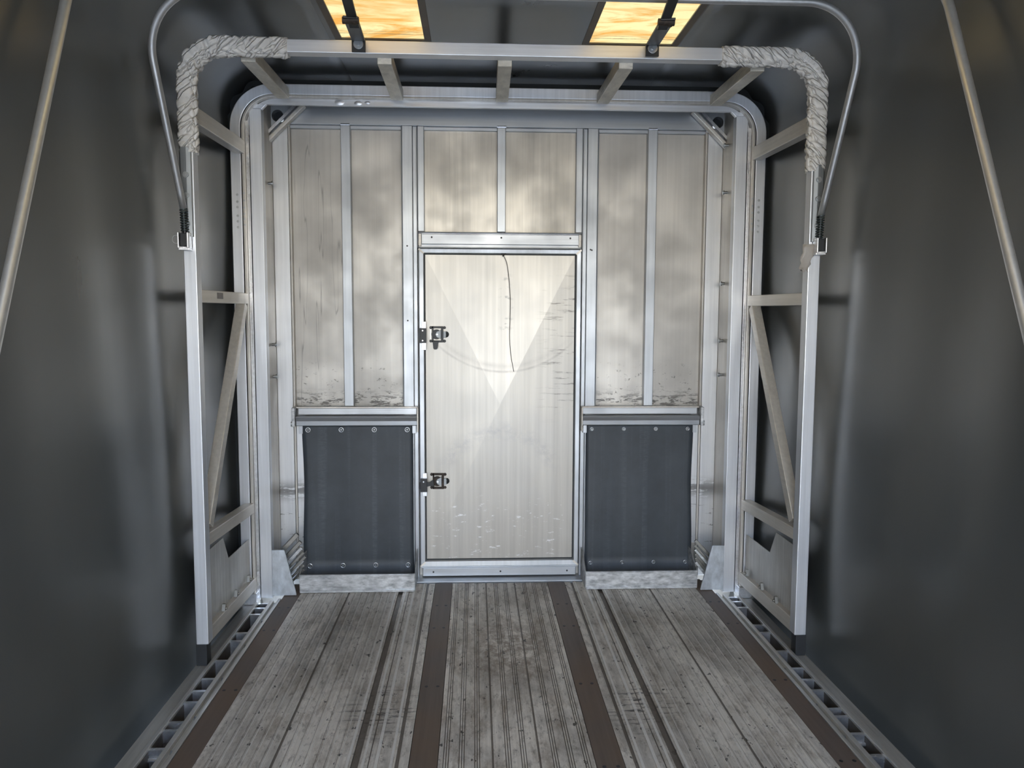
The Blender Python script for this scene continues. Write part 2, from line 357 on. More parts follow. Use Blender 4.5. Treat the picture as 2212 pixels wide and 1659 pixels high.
def obj(name, mb, mat, parent=None, bevel=0.0, smooth=False, solid=0.0, label=None):
    me = bpy.data.meshes.new(name)
    L = Vector((0, 0, 0))
    p = parent
    while p is not None: L = L + p.location; p = p.parent
    own = Vector((0, 0, 0))
    if parent is None:
        lo = Vector([min(v[i] for v in mb.v) for i in range(3)]); hi = Vector([max(v[i] for v in mb.v) for i in range(3)])
        own = Vector(((lo.x+hi.x)/2, (lo.y+hi.y)/2, lo.z))
    me.from_pydata([tuple(v-L-own) for v in mb.v], [], mb.f); me.validate()
    import bmesh
    bm = bmesh.new(); bm.from_mesh(me); bmesh.ops.recalc_face_normals(bm, faces=bm.faces); bm.to_mesh(me); bm.free()
    me.materials.append(mat)
    o = bpy.data.objects.new(name, me); C.objects.link(o); o.parent = parent; o.location = own
    if solid:
        s = o.modifiers.new('thickness', 'SOLIDIFY'); s.thickness = solid; s.offset = 0
    if bevel:
        b = o.modifiers.new('bevel', 'BEVEL'); b.width = bevel; b.segments = 2; b.limit_method = 'ANGLE'; b.angle_limit = math.radians(40)
    if smooth:
        for f in me.polygons: f.use_smooth = True
    if label: o['label'] = label
    return o
def tag(o, label, cat, group=None, kind=None):
    o['label'] = label; o['category'] = cat
    if group: o['group'] = group
    if kind: o['kind'] = kind
    return o
def thing(name, loc, label, cat, group=None, kind=None):
    o = bpy.data.objects.new(name, None); C.objects.link(o); o.location = loc; o.empty_display_size = .1
    return tag(o, label, cat, group, kind)

def arch(hx, zb, zt, r, Y, n=14, z2=None):
    """U-shaped path: up the left post, over, down the right post"""
    p = [(-hx, Y, zb), (-hx, Y, zt-r)]
    for k in range(1, n+1):
        a = PI - k*PI/2/n; p.append((-hx+r + r*math.cos(a), Y, zt-r + r*math.sin(a)))
    p.append((hx-r, Y, zt))
    for k in range(1, n+1):
        a = PI/2 - k*PI/2/n; p.append((hx-r + r*math.cos(a), Y, zt-r + r*math.sin(a)))
    p.append((hx, Y, zb if z2 is None else z2)); return p
def boltmb(p, d, r=.009, h=.007):
    p = Vector(p); d = Vector(d).normalized(); m = MB()
    m.cyl(p, p+d*h*.35, r*1.45, 20); m.cyl(p+d*h*.35, p+d*h, r, 6)
    return m

# ================================================================== SETTING
Y0, Y1 = -1.7, 4.19            # the tarp tunnel (open end behind, bulkhead ahead)
YB = 4.143                     # face of the bulkhead members
# ---- ground outside
g = MB(); g.box(-40, 40, -60, 40, -1.45, -1.40)
def ground_mat():
    m, n, b, o = mat_new('sunlit_concrete')
    c = mixc(n, ramp(n, noise(n, (.8, .8, .8), 1, 5, .6), [(.3, 0), (.7, 1)]), (.36, .33, .28), (.46, .43, .37))
    n.links.new(c, b.inputs['Base Color']); b.inputs['Roughness'].default_value = .9; return m
gr = obj('ground', g, ground_mat()); tag(gr, 'pale concrete yard under the trailer', 'ground', kind='structure')

# ---- tarp walls with their rounded shoulders, and tarp ceiling
XW, ZC, RC = 1.352, 2.585, .24
def wall_section(s):
    pts = [(s*1.300, -.20), (s*1.318, -.13), (s*(XW-.004), -.02), (s*(XW+.002), .1), (s*XW, .8), (s*XW, 1.5), (s*XW, ZC-RC)]
    for k in range(1, 11):
        a = k*PI/2/10; pts.append((s*(XW-RC+RC*math.cos(a)), ZC-RC+RC*math.sin(a)))
    pts += [(s*1.07, ZC), (s*1.0, ZC), (s*.9, ZC), (s*.8, ZC), (s*.734, ZC)]
    return pts
for s, nm in ((-1, 'wall_left'), (1, 'wall_right')):
    sec = []
    base = wall_section(s)
    # refine long runs
    for i in range(len(base)-1):
        a, b_ = base[i], base[i+1]; k = max(1, int(math.dist(a, b_)/.12))
        sec += [(a[0]+(b_[0]-a[0])*j/k, a[1]+(b_[1]-a[1])*j/k) for j in range(k)]
    sec.append(base[-1])
    m = MB(); ny = 90; vs_ = []
    for j in range(ny+1):
        y = Y0 + (Y1-Y0)*j/ny
        for (x, z) in sec:
            f = min(1, max(0, (ZC-z)/.3))
            wob = min(1, max(0, (z+.2)/.4))*(.006*math.sin(y*7.3+z*1.1+s) + .004*math.sin(y*13+z*2.3) + .005*math.sin(z*3.1+y))*f
            tuck = -.02*max(0, min(1, (y-3.75)/.2))*f      # the sheet draws in to the rear arch
            vs_.append((x + s*(wob+tuck), y, z))
    L_ = len(sec)
    m.add(vs_, [(j*L_+i, j*L_+i+1, (j+1)*L_+i+1, (j+1)*L_+i) for j in range(ny) for i in range(L_-1)])
    o = obj(nm, m, M_tarp, smooth=True, solid=.003); tag(o, 'dark grey vinyl tarp wall on the %s side of the trailer' % ('left' if s < 0 else 'right'), 'wall', kind='structure')
m = MB(); xs = .73
SK = [(-.690, -.345), (.350, .705)]; SKY0, SKY1 = -1.6, 3.40
for x0, x1 in ((-xs-.01, SK[0][0]), (SK[0][1], SK[1][0]), (SK[1][1], xs+.01)): m.box(x0, x1, Y0, Y1, ZC-.0017, ZC+.002)
for x0, x1 in SK:
    m.box(x0, x1, Y0, SKY0, ZC-.0017, ZC+.002); m.box(x0, x1, SKY1, Y1, ZC-.0017, ZC+.002)
o = obj('ceiling', m, M_tarp); tag(o, 'dark grey vinyl tarp roof over the trailer bed', 'ceiling', kind='structure')
for k, (x0, x1) in enumerate(SK):
    m = MB(); m.add([(x0-.012, SKY0-.012, ZC+.0024), (x1+.012, SKY0-.012, ZC+.0024), (x1+.012, SKY1+.012, ZC+.0024), (x0-.012, SKY1+.012, ZC+.0024)], [(0, 1, 2, 3)])
    o = obj('window_%d' % (k+1), m, M_sky); tag(o, 'yellowed translucent skylight strip on the %s half of the tarp roof' % ('left' if k == 0 else 'right'), 'skylight', kind='structure')
    m = MB()
    for a, b_ in ((x0-.028, x0), (x1, x1+.028)): m.box(a, b_, SKY0, SKY1, ZC-.004, ZC-.0018)
    m.box(x0-.028, x1+.028, SKY1, SKY1+.04, ZC-.004, ZC-.0018)
    obj('hem', m, M_hem, o, label='brown welded hem')

# ---- deck planks: extruded profile, real ribs and grooves
def groove(pts, x, w_, d): pts += [(x-w_/2, 0), (x-w_/2+.0006, -d), (x+w_/2-.0006, -d), (x+w_/2, 0)]
def ridge(pts, x, w_, h): pts += [(x-w_/2, 0), (x-w_/2+.0008, h), (x+w_/2-.0008, h), (x+w_/2, 0)]
c_pts = [(-.2525, -.02), (-.2525, 0)]
for k in range(10):
    cx = -.228 + k*.0507
    if k in (3, 6): groove(c_pts, cx, .007, .004)
    else:
        for q in (-.008, 0, .008): groove(c_pts, cx+q, .0034, .0026)
c_pts += [(.2525, 0), (.2525, -.02)]
s_pts = [(.3465, -.02), (.3465, 0)]
groove(s_pts, .3835, .012, .005); ridge(s_pts, .402, .010, .003); ridge(s_pts, .450, .012, .003)
groove(s_pts, .475, .004, .003); ridge(s_pts, .492, .010, .003); groove(s_pts, .518, .024, .010); ridge(s_pts, .542, .010, .003)
x = .575
while x < 1.0:
    if abs(x-.785) < .02: groove(s_pts, x, .009, .004)
    else:
        ridge(s_pts, x-.005, .0035, .0025); groove(s_pts, x+.004, .003, .0014); 
    x += .0345
s_pts += [(1.0285, 0), (1.0285, -.02)]
m = MB()
def plank(pts):
    n_ = len(pts)
    m.add([(x, Y0, z) for x, z in pts] + [(x, 4.06, z) for x, z in pts], [(i, i+1, i+1+n_, i+n_) for i in range(n_-1)])
plank(c_pts); plank(s_pts); plank([(-x, z) for x, z in s_pts][::-1])
m.box(-1.108, 1.108, Y0, 4.14, -.06, -.021)
fl = obj('floor', m, M_floor); tag(fl, 'ribbed aluminium trailer deck, dirty and scratched', 'floor', kind='structure')

strips = [(-1.0285, -1.1085, 'outermost on the left beside the side rail'), (-.2535, -.3455, 'left of the bare centre planks'),
          (.2535, .3455, 'right of the bare centre planks'), (1.0285, 1.1085, 'outermost on the right beside the side rail')]
for a, b_, lab in strips:
    a, b_ = min(a, b_), max(a, b_)
    m = MB(); m.box(a+.001, b_-.001, Y0, 4.06, -.02, .0015)
    o = obj('nailing_strip', m, M_wood, bevel=.001); tag(o, 'dark brown hardwood strip in the deck, ' + lab, 'wood strip', 'hardwood strips let into the deck')
    cxs = (a+b_)/2
    for yy in (3.74, 3.465, 2.90, 2.34, 1.78):
        for q in (-.022, .022):
            s_ = MB(); s_.cyl((cxs+q, yy, .0012), (cxs+q, yy, .0022), .0065, 14); obj('screw', s_, M_black, o)

# ---- side rails with pocket openings
for s in (-1, 1):
    m = MB()
    def bx(x0, x1, y0, y1, z0, z1): m.box(min(s*x0, s*x1), max(s*x0, s*x1), y0, y1, z0, z1)
    bx(1.110, 1.124, Y0, 3.86, -.06, .004)          # inner lip
    bx(1.124, 1.146, Y0, 3.86, -.06, -.018)         # groove
    bx(1.146, 1.164, Y0, 3.86, -.10, -.004)         # inner flange
    bx(1.222, 1.238, Y0, 3.86, -.12, -.012)         # rib of outer flange
    bx(1.238, 1.298, Y0, 3.95, -.12, -.030)         # outer rail
    rl = obj('side_rail', m, M_railm, bevel=.0015)
    tag(rl, 'aluminium side rail with open pockets along the %s edge of the deck' % ('left' if s < 0 else 'right'), 'rail', 'pocketed side rails')
    q = MB(); q.box(min(s*1.150, s*1.238), max(s*1.150, s*1.238), Y0, 3.90, -.090, -.080); obj('pocket_floor', q, M_pit, rl)
    for a_, b_ in ((1.1645, 1.166), (1.220, 1.2215)):
        q = MB(); q.box(min(s*a_, s*b_), max(s*a_, s*b_), Y0, 3.84, -.080, -.022); obj('pocket_shade_liner', q, M_pit, rl)  # thin dark liners added for the shade on the pocket walls
    ys = [3.85, 3.79, 3.71, 3.488, 3.402, 3.203, 3.038, 2.938, 2.85, 2.706, 2.652, 2.534, 2.40, 2.28, 2.12, 1.95, 1.8] + [1.62-.18*k for k in range(19)]  # rearward webs are out of view, added to block light along the rail
    for yy in ys:
        q = MB(); q.box(min(s*1.164, s*1.222), max(s*1.164, s*1.222), yy-.008, yy+.008, -.118, -.018); obj('web', q, M_bright, rl)
    for yy in (3.2, 3.04, 2.64, 2.49, 2.3):
        q = MB(); q.cyl((s*1.175, yy+.03, -.05), (s*1.222, yy+.03, -.05), .007, 12); obj('cross_pin', q, M_bright, rl)
    for yy in (3.6, 3.33, 3.02, 2.72, 2.5):
        q = boltmb((s*1.135, yy, -.018), (0, 0, 1), .004, .012); obj('screw', q, M_bolt, rl)

# ================================================================== BULKHEAD (wall_back)
m = MB(); m.box(-1.36, 1.36, 4.19, 4.20, -.20, 2.60)
wb = obj('wall_back', m, M_sheet); tag(wb, 'aluminium front bulkhead of the trailer, sheeted between vertical posts', 'wall', kind='structure')
m = MB(); m.box(-.40, .40, 4.184, 4.19, 1.865, 2.405); obj('upper_sheet', m, M_streak, wb, label='streaky tan-grey sheet over the door')
def wpart(name, x0, x1, z0, z1, y0=YB, y1=4.19, mat=M_bpost, bev=.0025, lab=None):
    m = MB(); m.box(x0, x1, y0, y1, z0, z1); return obj(name, m, mat, wb, bevel=bev, label=lab)
wpart('top_beam', -1.105, 1.105, 2.405, 2.56, mat=M_bbeam)
wpart('top_lip', -1.09, 1.09, 2.388, 2.405, y0=YB+.02, mat=M_bbeam)
for s in (-1, 1):
    a = lambda x0, x1: (min(s*x0, s*x1), max(s*x0, s*x1))
    wpart('edge_post', *a(1.096, 1.176), 0, 2.405, mat=M_wide)
    wpart('edge_trim', *a(1.086, 1.096), .0, 2.405, y0=YB+.012, mat=M_trim)
    wpart('side_return', *a(1.176, 1.215), -.03, 2.50, y0=3.955, mat=M_trim)
    wpart('stud', *a(.777, .826), .945, 2.405)
    wpart('post', *a(.458, .512), 0, 2.405)
    wpart('post_rib', *a(.436, .458), 0, 2.405, y0=YB+.014)
    wpart('post_flange', *a(.432, .436), 1.78, 2.405, y0=YB-.012)
    wpart('post_flange', *a(.512, .516), .945, 2.405, y0=YB-.006)
    wpart('door_head_stud', *a(.398, .432), 1.866, 2.405, y0=YB+.004)
    wpart('lower_sheet', *a(1.042, 1.086), .18, .94, y0=YB+.02, mat=M_wide)
    # corner brace with holed plate behind
    mb = MB(); mb.bar((s*1.192, YB-.028, 2.305), (s*1.0, YB-.028, 2.492), .02, .044, up=(0, 1, 0))
    br = obj('corner_brace', mb, M_side, wb, bevel=.004, label='diagonal channel brace across the top corner')
    d = Vector((s*.192, 0, -.187)).normalized(); nrm = Vector((s*d.z*-1*s, 0, 0))
    mb = MB(); off = Vector((s*.018, 0, .018))
    mb.bar(Vector((s*1.192, YB-.055, 2.305))+off*.9, Vector((s*1.0, YB-.055, 2.492))+off*.9, .014, .006, up=(0, 1, 0)); obj('brace_flange', mb, M_bright, br)
    # plate: triangle with a round hole
    hole = Vector((s*1.143, 0, 2.443)); r = .030; N = 24
    tri = [(s*1.176, 2.315), (s*1.176, 2.52), (s*.99, 2.52), (s*.99, 2.49)]
    ring = [(hole.x+r*math.cos(i*2*PI/N), hole.z+r*math.sin(i*2*PI/N)) for i in range(N)]
    outer = []
    for i in range(N):
        dx, dz = math.cos(i*2*PI/N), math.sin(i*2*PI/N); best = 9
        for k in range(4):
            (ax, az), (bx_, bz) = tri[k], tri[(k+1) % 4]
            ex, ez = bx_-ax, bz-az; den = dx*ez-dz*ex
            if abs(den) < 1e-9: continue
            t = ((ax-hole.x)*ez-(az-hole.z)*ex)/den; u = ((ax-hole.x)*dz-(az-hole.z)*dx)/den
            if t > 0 and -1e-6 <= u <= 1+1e-6: best = min(best, t)
        outer.append((hole.x+dx*best, hole.z+dz*best))
    mb = MB(); yq = YB-.004
    mb.add([(x, yq, z) for x, z in ring]+[(x, yq, z) for x, z in outer]+[(x, yq+.04, z) for x, z in ring],
           [(i, (i+1) % N, N+(i+1) % N, N+i) for i in range(N)]+[(i, 2*N+i, 2*N+(i+1) % N, (i+1) % N) for i in range(N)])
    obj('hole_plate', mb, M_bpost, wb)
    mb = MB(); mb.cyl((hole.x, yq+.038, hole.z), (hole.x, yq+.041, hole.z), .029, 24); obj('hole_backing', mb, M_seal, wb)
    mb = MB(); mb.cyl((s*1.112, YB-.05, 2.412), (s*1.128, YB-.002, 2.422), .011, 14); obj('bolt', mb, M_bolt, wb)
    mb = MB(); mb.cyl((s*1.092, YB-.014, 2.400), (s*1.092, YB, 2.400), .009, 16); obj('weld_stud', mb, M_bright, wb)
    for zz in (2.09, 1.275, 1.11) if s < 0 else (2.31, 2.07, 1.60, 1.30, 1.12):
        mb = MB(); mb.cyl((s*1.176, 4.06, zz), (s*1.152, 4.06, zz), .0075, 14); mb.cyl((s*1.160, 4.06, zz), (s*1.154, 4.06, zz), .012, 14)
        obj('bolt', mb, M_bolt, wb)
    # galvanised gusset plates at the floor corners
    mb = MB(); mb.prism([(s*1.163, .240), (s*1.106, .240), (s*1.098, .236), (s*1.043, .004), (s*1.163, .004)], 3.90, 3.912)
    obj('gusset_plate', mb, M_galv2, wb, bevel=.0015, label='trapezoid steel gusset plate at the floor corner')
wpart('stud', -.017, .027, 1.866, 2.405)
wpart('transom', -.414, .416, 1.800, 1.853, mat=M_bbeam, y0=YB)
wpart('transom_web', -.431, .431, 1.775, 1.866, y0=YB+.016, mat=M_bbeam)
for zz in (1.861, 1.782): wpart('transom_flange', -.431, .431, zz-.0025, zz+.0025, y0=YB-.010, mat=M_bbeam)
for s in (-1, 1): wpart('transom_end', *sorted((s*.414, s*.431)), 1.79, 1.857, y0=YB+.008, mat=M_side)
wpart('sill', -.418, .418, .012, .058, mat=M_bbeam); wpart('sill_lip', -.431, .431, .060, .068, y0=YB-.008, mat=M_bbeam)
wpart('threshold', -.458, .448, -.022, .006, y0=4.075, mat=M_bbeam)
for x in (-.36, 0.005, .37):
    for zz in (1.836, .036):
        mb = MB(); mb.cyl((x, YB-.0015, zz), (x, YB+.002, zz), .005, 10); obj('rivet', mb, M_black, wb)
for x, z in ((-.488, 1.79), (-.488, 1.40), (.485, 1.775), (.478, 1.778)):
    mb = MB(); mb.cyl((x, YB-.0015, z), (x, YB+.002, z), .0045, 10); obj('rivet', mb, M_black, wb)

# weld beads where studs meet beams
for x in (-.80, .80, .005): 
    mb = MB(); mb.cyl((x-.024, YB, 2.405), (x+.024, YB, 2.405), .006, 8); obj('weld', mb, M_bright, wb)

# ---- door
dr = MB(); DX0, DX1, DZ0, DZ1 = -.396, .397, .108, 1.747; YD = YB+.004
cxd, czd = 0.0, .955
dr.add([(DX0, YD, DZ0), (DX1, YD, DZ0), (DX1, YD, DZ1), (DX0, YD, DZ1), (cxd, YD-.024, czd)], [(0, 1, 4), (1, 2, 4), (2, 3, 4), (3, 0, 4)])
dr.add([(DX0, YD, DZ0), (DX1, YD, DZ0), (DX1, YD, DZ1), (DX0, YD, DZ1), (DX0, 4.185, DZ0), (DX1, 4.185, DZ0), (DX1, 4.185, DZ1), (DX0, 4.185, DZ1)],
       [(0, 4, 5, 1), (1, 5, 6, 2), (2, 6, 7, 3), (3, 7, 4, 0), (4, 7, 6, 5)])
door = obj('door_1', dr, M_door); tag(door, 'pale aluminium access door with X-creased sheet in the bulkhead', 'door', kind='structure')
# mitred frame with sloped inner faces
def dframe():
    mb = MB(); o_ = (-.431, .431, .068, 1.779); i_ = (DX0-.001, DX1+.001, DZ0-.001, DZ1+.001)
    ring = lambda b, y: [(b[0], y, b[2]), (b[1], y, b[2]), (b[1], y, b[3]), (b[0], y, b[3])]
    mid = (o_[0]+.006, o_[1]-.006, o_[2]+.006, o_[3]-.006); mi = (i_[0]-.007, i_[1]+.007, i_[2]-.007, i_[3]+.007)
    L4 = [ring(o_, YB-.004), ring(mid, YB-.020), ring(mi, YB-.018), ring(i_, YB+.006)]
    vs_ = sum(L4, []); mb.add(vs_, [(k*4+i, k*4+(i+1) % 4, (k+1)*4+(i+1) % 4, (k+1)*4+i) for k in range(3) for i in range(4)])
    return mb
fr = obj('door_frame', dframe(), M_bpost, door)
for (x, z, sx, sz) in ((-.413, 1.762, 1, -1), (.413, 1.762, -1, -1), (-.413, .086, 1, 1), (.413, .086, -1, 1)):
    mb = MB(); mb.bar((x-sx*.014, YB-.021, z-sz*.012), (x+sx*.012, YB-.019, z+sz*.012), .010, .005, up=(0, 1, 0)); obj('mitre_weld', mb, M_side, fr)
# rubber gasket line round the leaf
mb = MB()
for b in ((DX0-.003, DX0+.001, DZ0, DZ1), (DX1-.001, DX1+.003, DZ0, DZ1), (DX0, DX1, DZ0-.003, DZ0+.001), (DX0, DX1, DZ1-.001, DZ1+.003)): mb.box(b[0], b[1], YB-.001, YB+.006, b[2], b[3])
obj('gasket', mb, M_seal, door)

def latch(cz, bolt_out, nm):
    cx = -.331; y = YD-.001; k = 4.14/1680
    g_ = bpy.data.objects.new('latch', None); C.objects.link(g_); g_.parent = door; g_.location = Vector((cx, y, cz))-door.location
    def P(n_, mb, mt, bev=.001): return obj(n_, mb, mt, g_, bevel=bev)
    mb = MB(); w_, h_ = .060, .085
    body = M_black if not bolt_out else M_rust
    # open rectangular housing: four rails and four ears
    mb.box(cx-w_/2, cx+w_/2, y-.016, y, cz+h_/2-.010, cz+h_/2); mb.box(cx-w_/2, cx+w_/2, y-.016, y, cz-h_/2, cz-h_/2+.010)
    mb.box(cx-w_/2, cx-w_/2+.008, y-.016, y, cz-h_/2, cz+h_/2); mb.box(cx+w_/2-.012, cx+w_/2, y-.018, y, cz-h_/2, cz+h_/2)
    for sx in (-1, 1):
        for sz in (-1, 1): mb.cyl((cx+sx*(w_/2+.006), y-.008, cz+sz*(h_/2-.007)), (cx+sx*(w_/2+.006), y, cz+sz*(h_/2-.007)), .008, 14)
    P('housing', mb, body)
    mb = MB(); mb.prism([(cx-.012, cz), (cx-.004, cz+.014), (cx+.018, cz+.024), (cx+.018, cz-.024), (cx-.004, cz-.014)], y-.026, y-.006)
    P('cam_plate', mb, M_sleeve)
    mb = MB(); mb.cyl((cx-.002, y-.030, cz), (cx-.002, y-.024, cz), .004, 14); P('pivot_pin', mb, M_bright, 0)
    mb = MB(); mb.cyl((cx-.006, y-.020, cz), (cx-.006, y-.004, cz), .026, 28); P('gear', mb, body)
    mb = MB(); mb.box(cx+w_/2, cx+w_/2+.014, y-.022, y-.002, cz-.018, cz+.016); P('spring_box', mb, M_sleeve)
    mb = MB(); mb.cyl((cx+w_/2+.014, y-.010, cz), (cx+w_/2+.016, y-.010, cz), .014, 18)
    N = 26; pth = [(cx+w_/2+.014+.012*math.cos(a*PI/N-PI/2), y-.010, cz+.013*math.sin(a*PI/N-PI/2)) for a in range(N+1)]
    mb = MB(); mb.sweep(pth, circ(.0035, 8), (0, 1, 0)); mb.sweep([(cx+w_/2+.014+.005*math.cos(a*PI/N-PI/2), y-.010, cz+.006*math.sin(a*PI/N-PI/2)) for a in range(N+1)], circ(.003, 8), (0, 1, 0)); P('ring_pull', mb, M_black, 0)
    mb = MB()
    if bolt_out: mb.prism([(cx-.100, cz-.004), (cx-.045, cz-.003), (cx-.026, cz+.012), (cx-.020, cz-.024), (cx-.045, cz-.022), (cx-.100, cz-.036)], y-.034, y-.020)
    else: mb.prism([(cx-.026, cz-.036), (cx+.004, cz-.036), (cx-.001, cz-.074), (cx-.006, cz-.079), (cx-.018, cz-.079), (cx-.022, cz-.074)], y-.030, y-.016)
    P('bolt_arm', mb, M_black)
    if not bolt_out:
        mb = MB(); mb.box(cx-w_/2-.010, cx-w_/2-.005, y-.006, y, cz-.028, cz+.028); P('wear_plate', mb, M_bright)
latch(1.328, False, 'a'); latch(.540, True, 'b')
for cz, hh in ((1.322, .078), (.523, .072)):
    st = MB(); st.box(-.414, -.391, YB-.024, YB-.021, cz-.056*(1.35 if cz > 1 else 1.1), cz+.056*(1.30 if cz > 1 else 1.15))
    p_ = obj('strike_daylight', st, M_bright, fr, bevel=.001, label='bright plate in place of daylight behind the strike')  # bright metal stands in for daylight showing above and below the strike
    mb = MB(); mb.box(-.424, -.390, YB-.040, YB-.024, cz-hh/2, cz+hh/2); sk = obj('strike_plate', mb, M_black, fr, bevel=.0015, label='black strike plate')
    for q in ((.026, -.026) if cz > 1 else (.020,)):
        mb = MB(); mb.cyl((-.408, YB-.043, cz+q), (-.408, YB-.040, cz+q), .0035, 14); obj('screw', mb, M_bright, sk)

# pull cord hanging on the door
P_ = [Vector(p) for p in [(0.015, 4.127, 1.745), (0.032, 4.127, 1.709), (0.042, 4.127, 1.651), (0.052, 4.127, 1.53), (0.052, 4.127, 1.408), (0.05, 4.127, 1.31), (0.058, 4.127, 1.212), (0.073, 4.127, 1.131)]]
def catmull(P, k=8):
    o = []
    for i in range(len(P)-1):
        a = P[max(i-1, 0)]; b = P[i]; c = P[i+1]; d = P[min(i+2, len(P)-1)]
        for j in range(k):
            t = j/k; o.append(.5*((2*b)+(c-a)*t+(2*a-5*b+4*c-d)*t*t+(3*b-a-3*c+d)*t**3))
    return o+[P[-1]]
mb = MB(); mb.sweep(catmull(P_), circ(.0016, 8), (0, 1, 0))
cord = obj('hanging_cord', mb, M_wire, smooth=True); tag(cord, 'thin dark cord dangling down the upper half of the bulkhead door', 'cord')
mb = MB(); q = P_[0]; mb.cyl(q+Vector((-.012, .004, .004)), q+Vector((.012, .004, .006)), .0035, 8); mb.cyl(q+Vector((-.004, .004, -.006)), q+Vector((.014, .004, .008)), .003, 8)
obj('knot', mb, M_wire, cord)

# ================================================================== CHAIN RACKS either side of the door
def rack(xi, xo, side):
    """xi = edge next to the door, xo = outer edge (absolute x)"""
    s = -1 if side == 'left' else 1
    r_ = thing('storage_rack', (s*(xi+xo)/2, 4.0, 0), 'recessed rack in the bulkhead %s of the door, closed by a black rubber flap' % side, 'rack', 'flap-fronted racks beside the door')
    X = lambda a, b: (min(s*a, s*b), max(s*a, s*b))
    mb = MB(); mb.box(*X(xi, xo-.02), YB-.022, YB, .902, .938); obj('upper_rail', mb, M_bbeam, r_, bevel=.003)
    mb = MB(); mb.box(*X(xi-.004, xo), YB-.024, YB, .938, .944); obj('top_flange', mb, M_side, r_)
    # sloped angle: section extruded across
    sec = [(YB-.060, .898), (YB-.066, .895), (YB-.052, .872), (YB-.050, .850), (YB-.046, .846), (YB-.01, .846), (YB-.01, .898)]
    mb = MB(); mb.prism(sec, *X(xi-.004, xo-.015), axis='x'); obj('lower_angle', mb, M_bbeam, r_, bevel=.002)
    # outer hinge bracket
    mb = MB(); mb.box(*X(xo-.012, xo+.004), YB-.066, YB, .845, .945); obj('end_bracket', mb, M_galv, r_, bevel=.002)
    mb = MB(); mb.cyl((s*(xo+.004), YB-.05, .858), (s*(xo+.010), YB-.05, .858), .014, 16); mb.cyl((s*(xo-.004), YB-.068, .862), (s*(xo-.004), YB-.060, .862), .007, 14); obj('hinge_bolt', mb, M_bolt, r_)
    mb = MB(); mb.box(*X(xi-.010, xi-.003), YB-.066, YB, .815, .945); obj('inner_bracket', mb, M_side, r_, bevel=.002)
    for x in (xi+.006, xo-.040):
        mb = MB(); mb.box(*X(x, x+.020), YB-.012, YB, .800, .848); obj('stop_tab', mb, M_bpost, r_, bevel=.001)
    # rubber flap, hanging and kicking forward into the tray
    mb = MB(); nz_, nx_ = 40, 24; vs_ = []
    for j in range(nz_+1):
        z = .848 - .83*j/nz_
        for i in range(nx_+1):
            t = i/nx_; x = xi+.022 + (xo-.042-xi-.020)*t + (.004*math.sin(z*9)*t)
            y = YB-.014 - .0025*math.sin(t*15)*(1-z) - .006*math.sin(z*6)
            if z < .10: y -= (.10-z)**1.3*1.15
            x += (.018*max(0, (.10-z)/.08) if t > .5 else -.012*max(0, (.10-z)/.08))*abs(t-.5)*2
            vs_.append((s*x, y, z))
    mb.add(vs_, [(j*(nx_+1)+i, j*(nx_+1)+i+1, (j+1)*(nx_+1)+i+1, (j+1)*(nx_+1)+i) for j in range(nz_) for i in range(nx_)])
    flap = obj('rubber_flap', mb, M_rubber, r_, smooth=True, solid=.006)
    for zz in (.822, .088):
        for k in range(4):
            x = xi+.052 + k*(xo-.05-xi-.072)/3; y = YB-.026 - .0025*math.sin((x-xi-.02)/(xo-xi-.06)*15)*(1-zz) - .006*math.sin(zz*6)
            w1 = MB(); N = 24
            big = (side == 'left')
            rr = .0115 if big else .0085
            w1.sweep([(s*x+rr*math.cos(a*2*PI/N), y-.001, zz+rr*math.sin(a*2*PI/N)) for a in range(N+1)], circ(.0026 if big else .0016, 8), (0, 1, 0), caps=False)
            ww = obj('washer', w1, M_bright, flap, smooth=True); w2 = MB(); w2.cyl((s*x, y-.004, zz), (s*x, y+.001, zz), .004, 12); obj('screw', w2, M_bolt, ww)
    # galvanised tray
    mb = MB(); a, b = X(xi+.006, xo-.052)
    mb.box(a, b, 3.944, 3.950, .004, .092); mb.box(a, b, 3.936, 3.950, .002, .014); mb.box(a, b, 3.944, 4.13, .002, .006)
    mb.box(a, b, 3.944, 3.956, .089, .094)
    for xx in (xi+.004, xo-.050):
        q = s*xx; mb.prism([(3.946, .004), (4.135, .004), (4.135, .17), (4.09, .17), (3.946, .093)], q-.002, q+.002, axis='x')
    obj('tray', mb, M_galv, r_, bevel=.001, label='galvanised steel tray lip')
rack(.442, 1.086, 'left'); rack(.442, 1.086, 'right')

# strip steel bundled in the floor corners (each bar its own thing)
for s in (-1, 1):
    side = 'left' if s < 0 else 'right'
    spec = [(.300, 1.085, .030, .026), (.258, 1.075, .026, .020), (.225, 1.075, .024, .014), (.200, 1.070, .02, .012), (.176, 1.066, .02, .011), (.152, 1.082, .016, .008), (.128, 1.084, .016, .008), (.104, 1.088, .016, .008)]
    if s > 0: spec = [(.245, 1.068, .022, .012), (.217, 1.066, .018, .010), (.193, 1.07, .018, .010), (.169, 1.074, .02, .011), (.146, 1.076, .02, .010), (.122, 1.078, .02, .010)]
    for k, (z, x, w_, h_) in enumerate(spec):
        mb = MB(); p1 = Vector((s*(x-.035-.004*k*(s < 0)), 3.985+.010*k*.3, z)); p0 = Vector((s*(x+.045), 3.975+.014*k*.3, z-.085-.003*k))
        mb.bar(p0, p1, w_*.7, h_, up=(0, 1, .2))
        o = obj('steel_bar', mb, M_steel if k % 3 != 2 else M_galv, bevel=.0015)
        tag(o, 'short steel bar in the bundle tucked behind the %s floor gusset' % side, 'bar', 'steel bars bundled in the %s floor corner' % side)

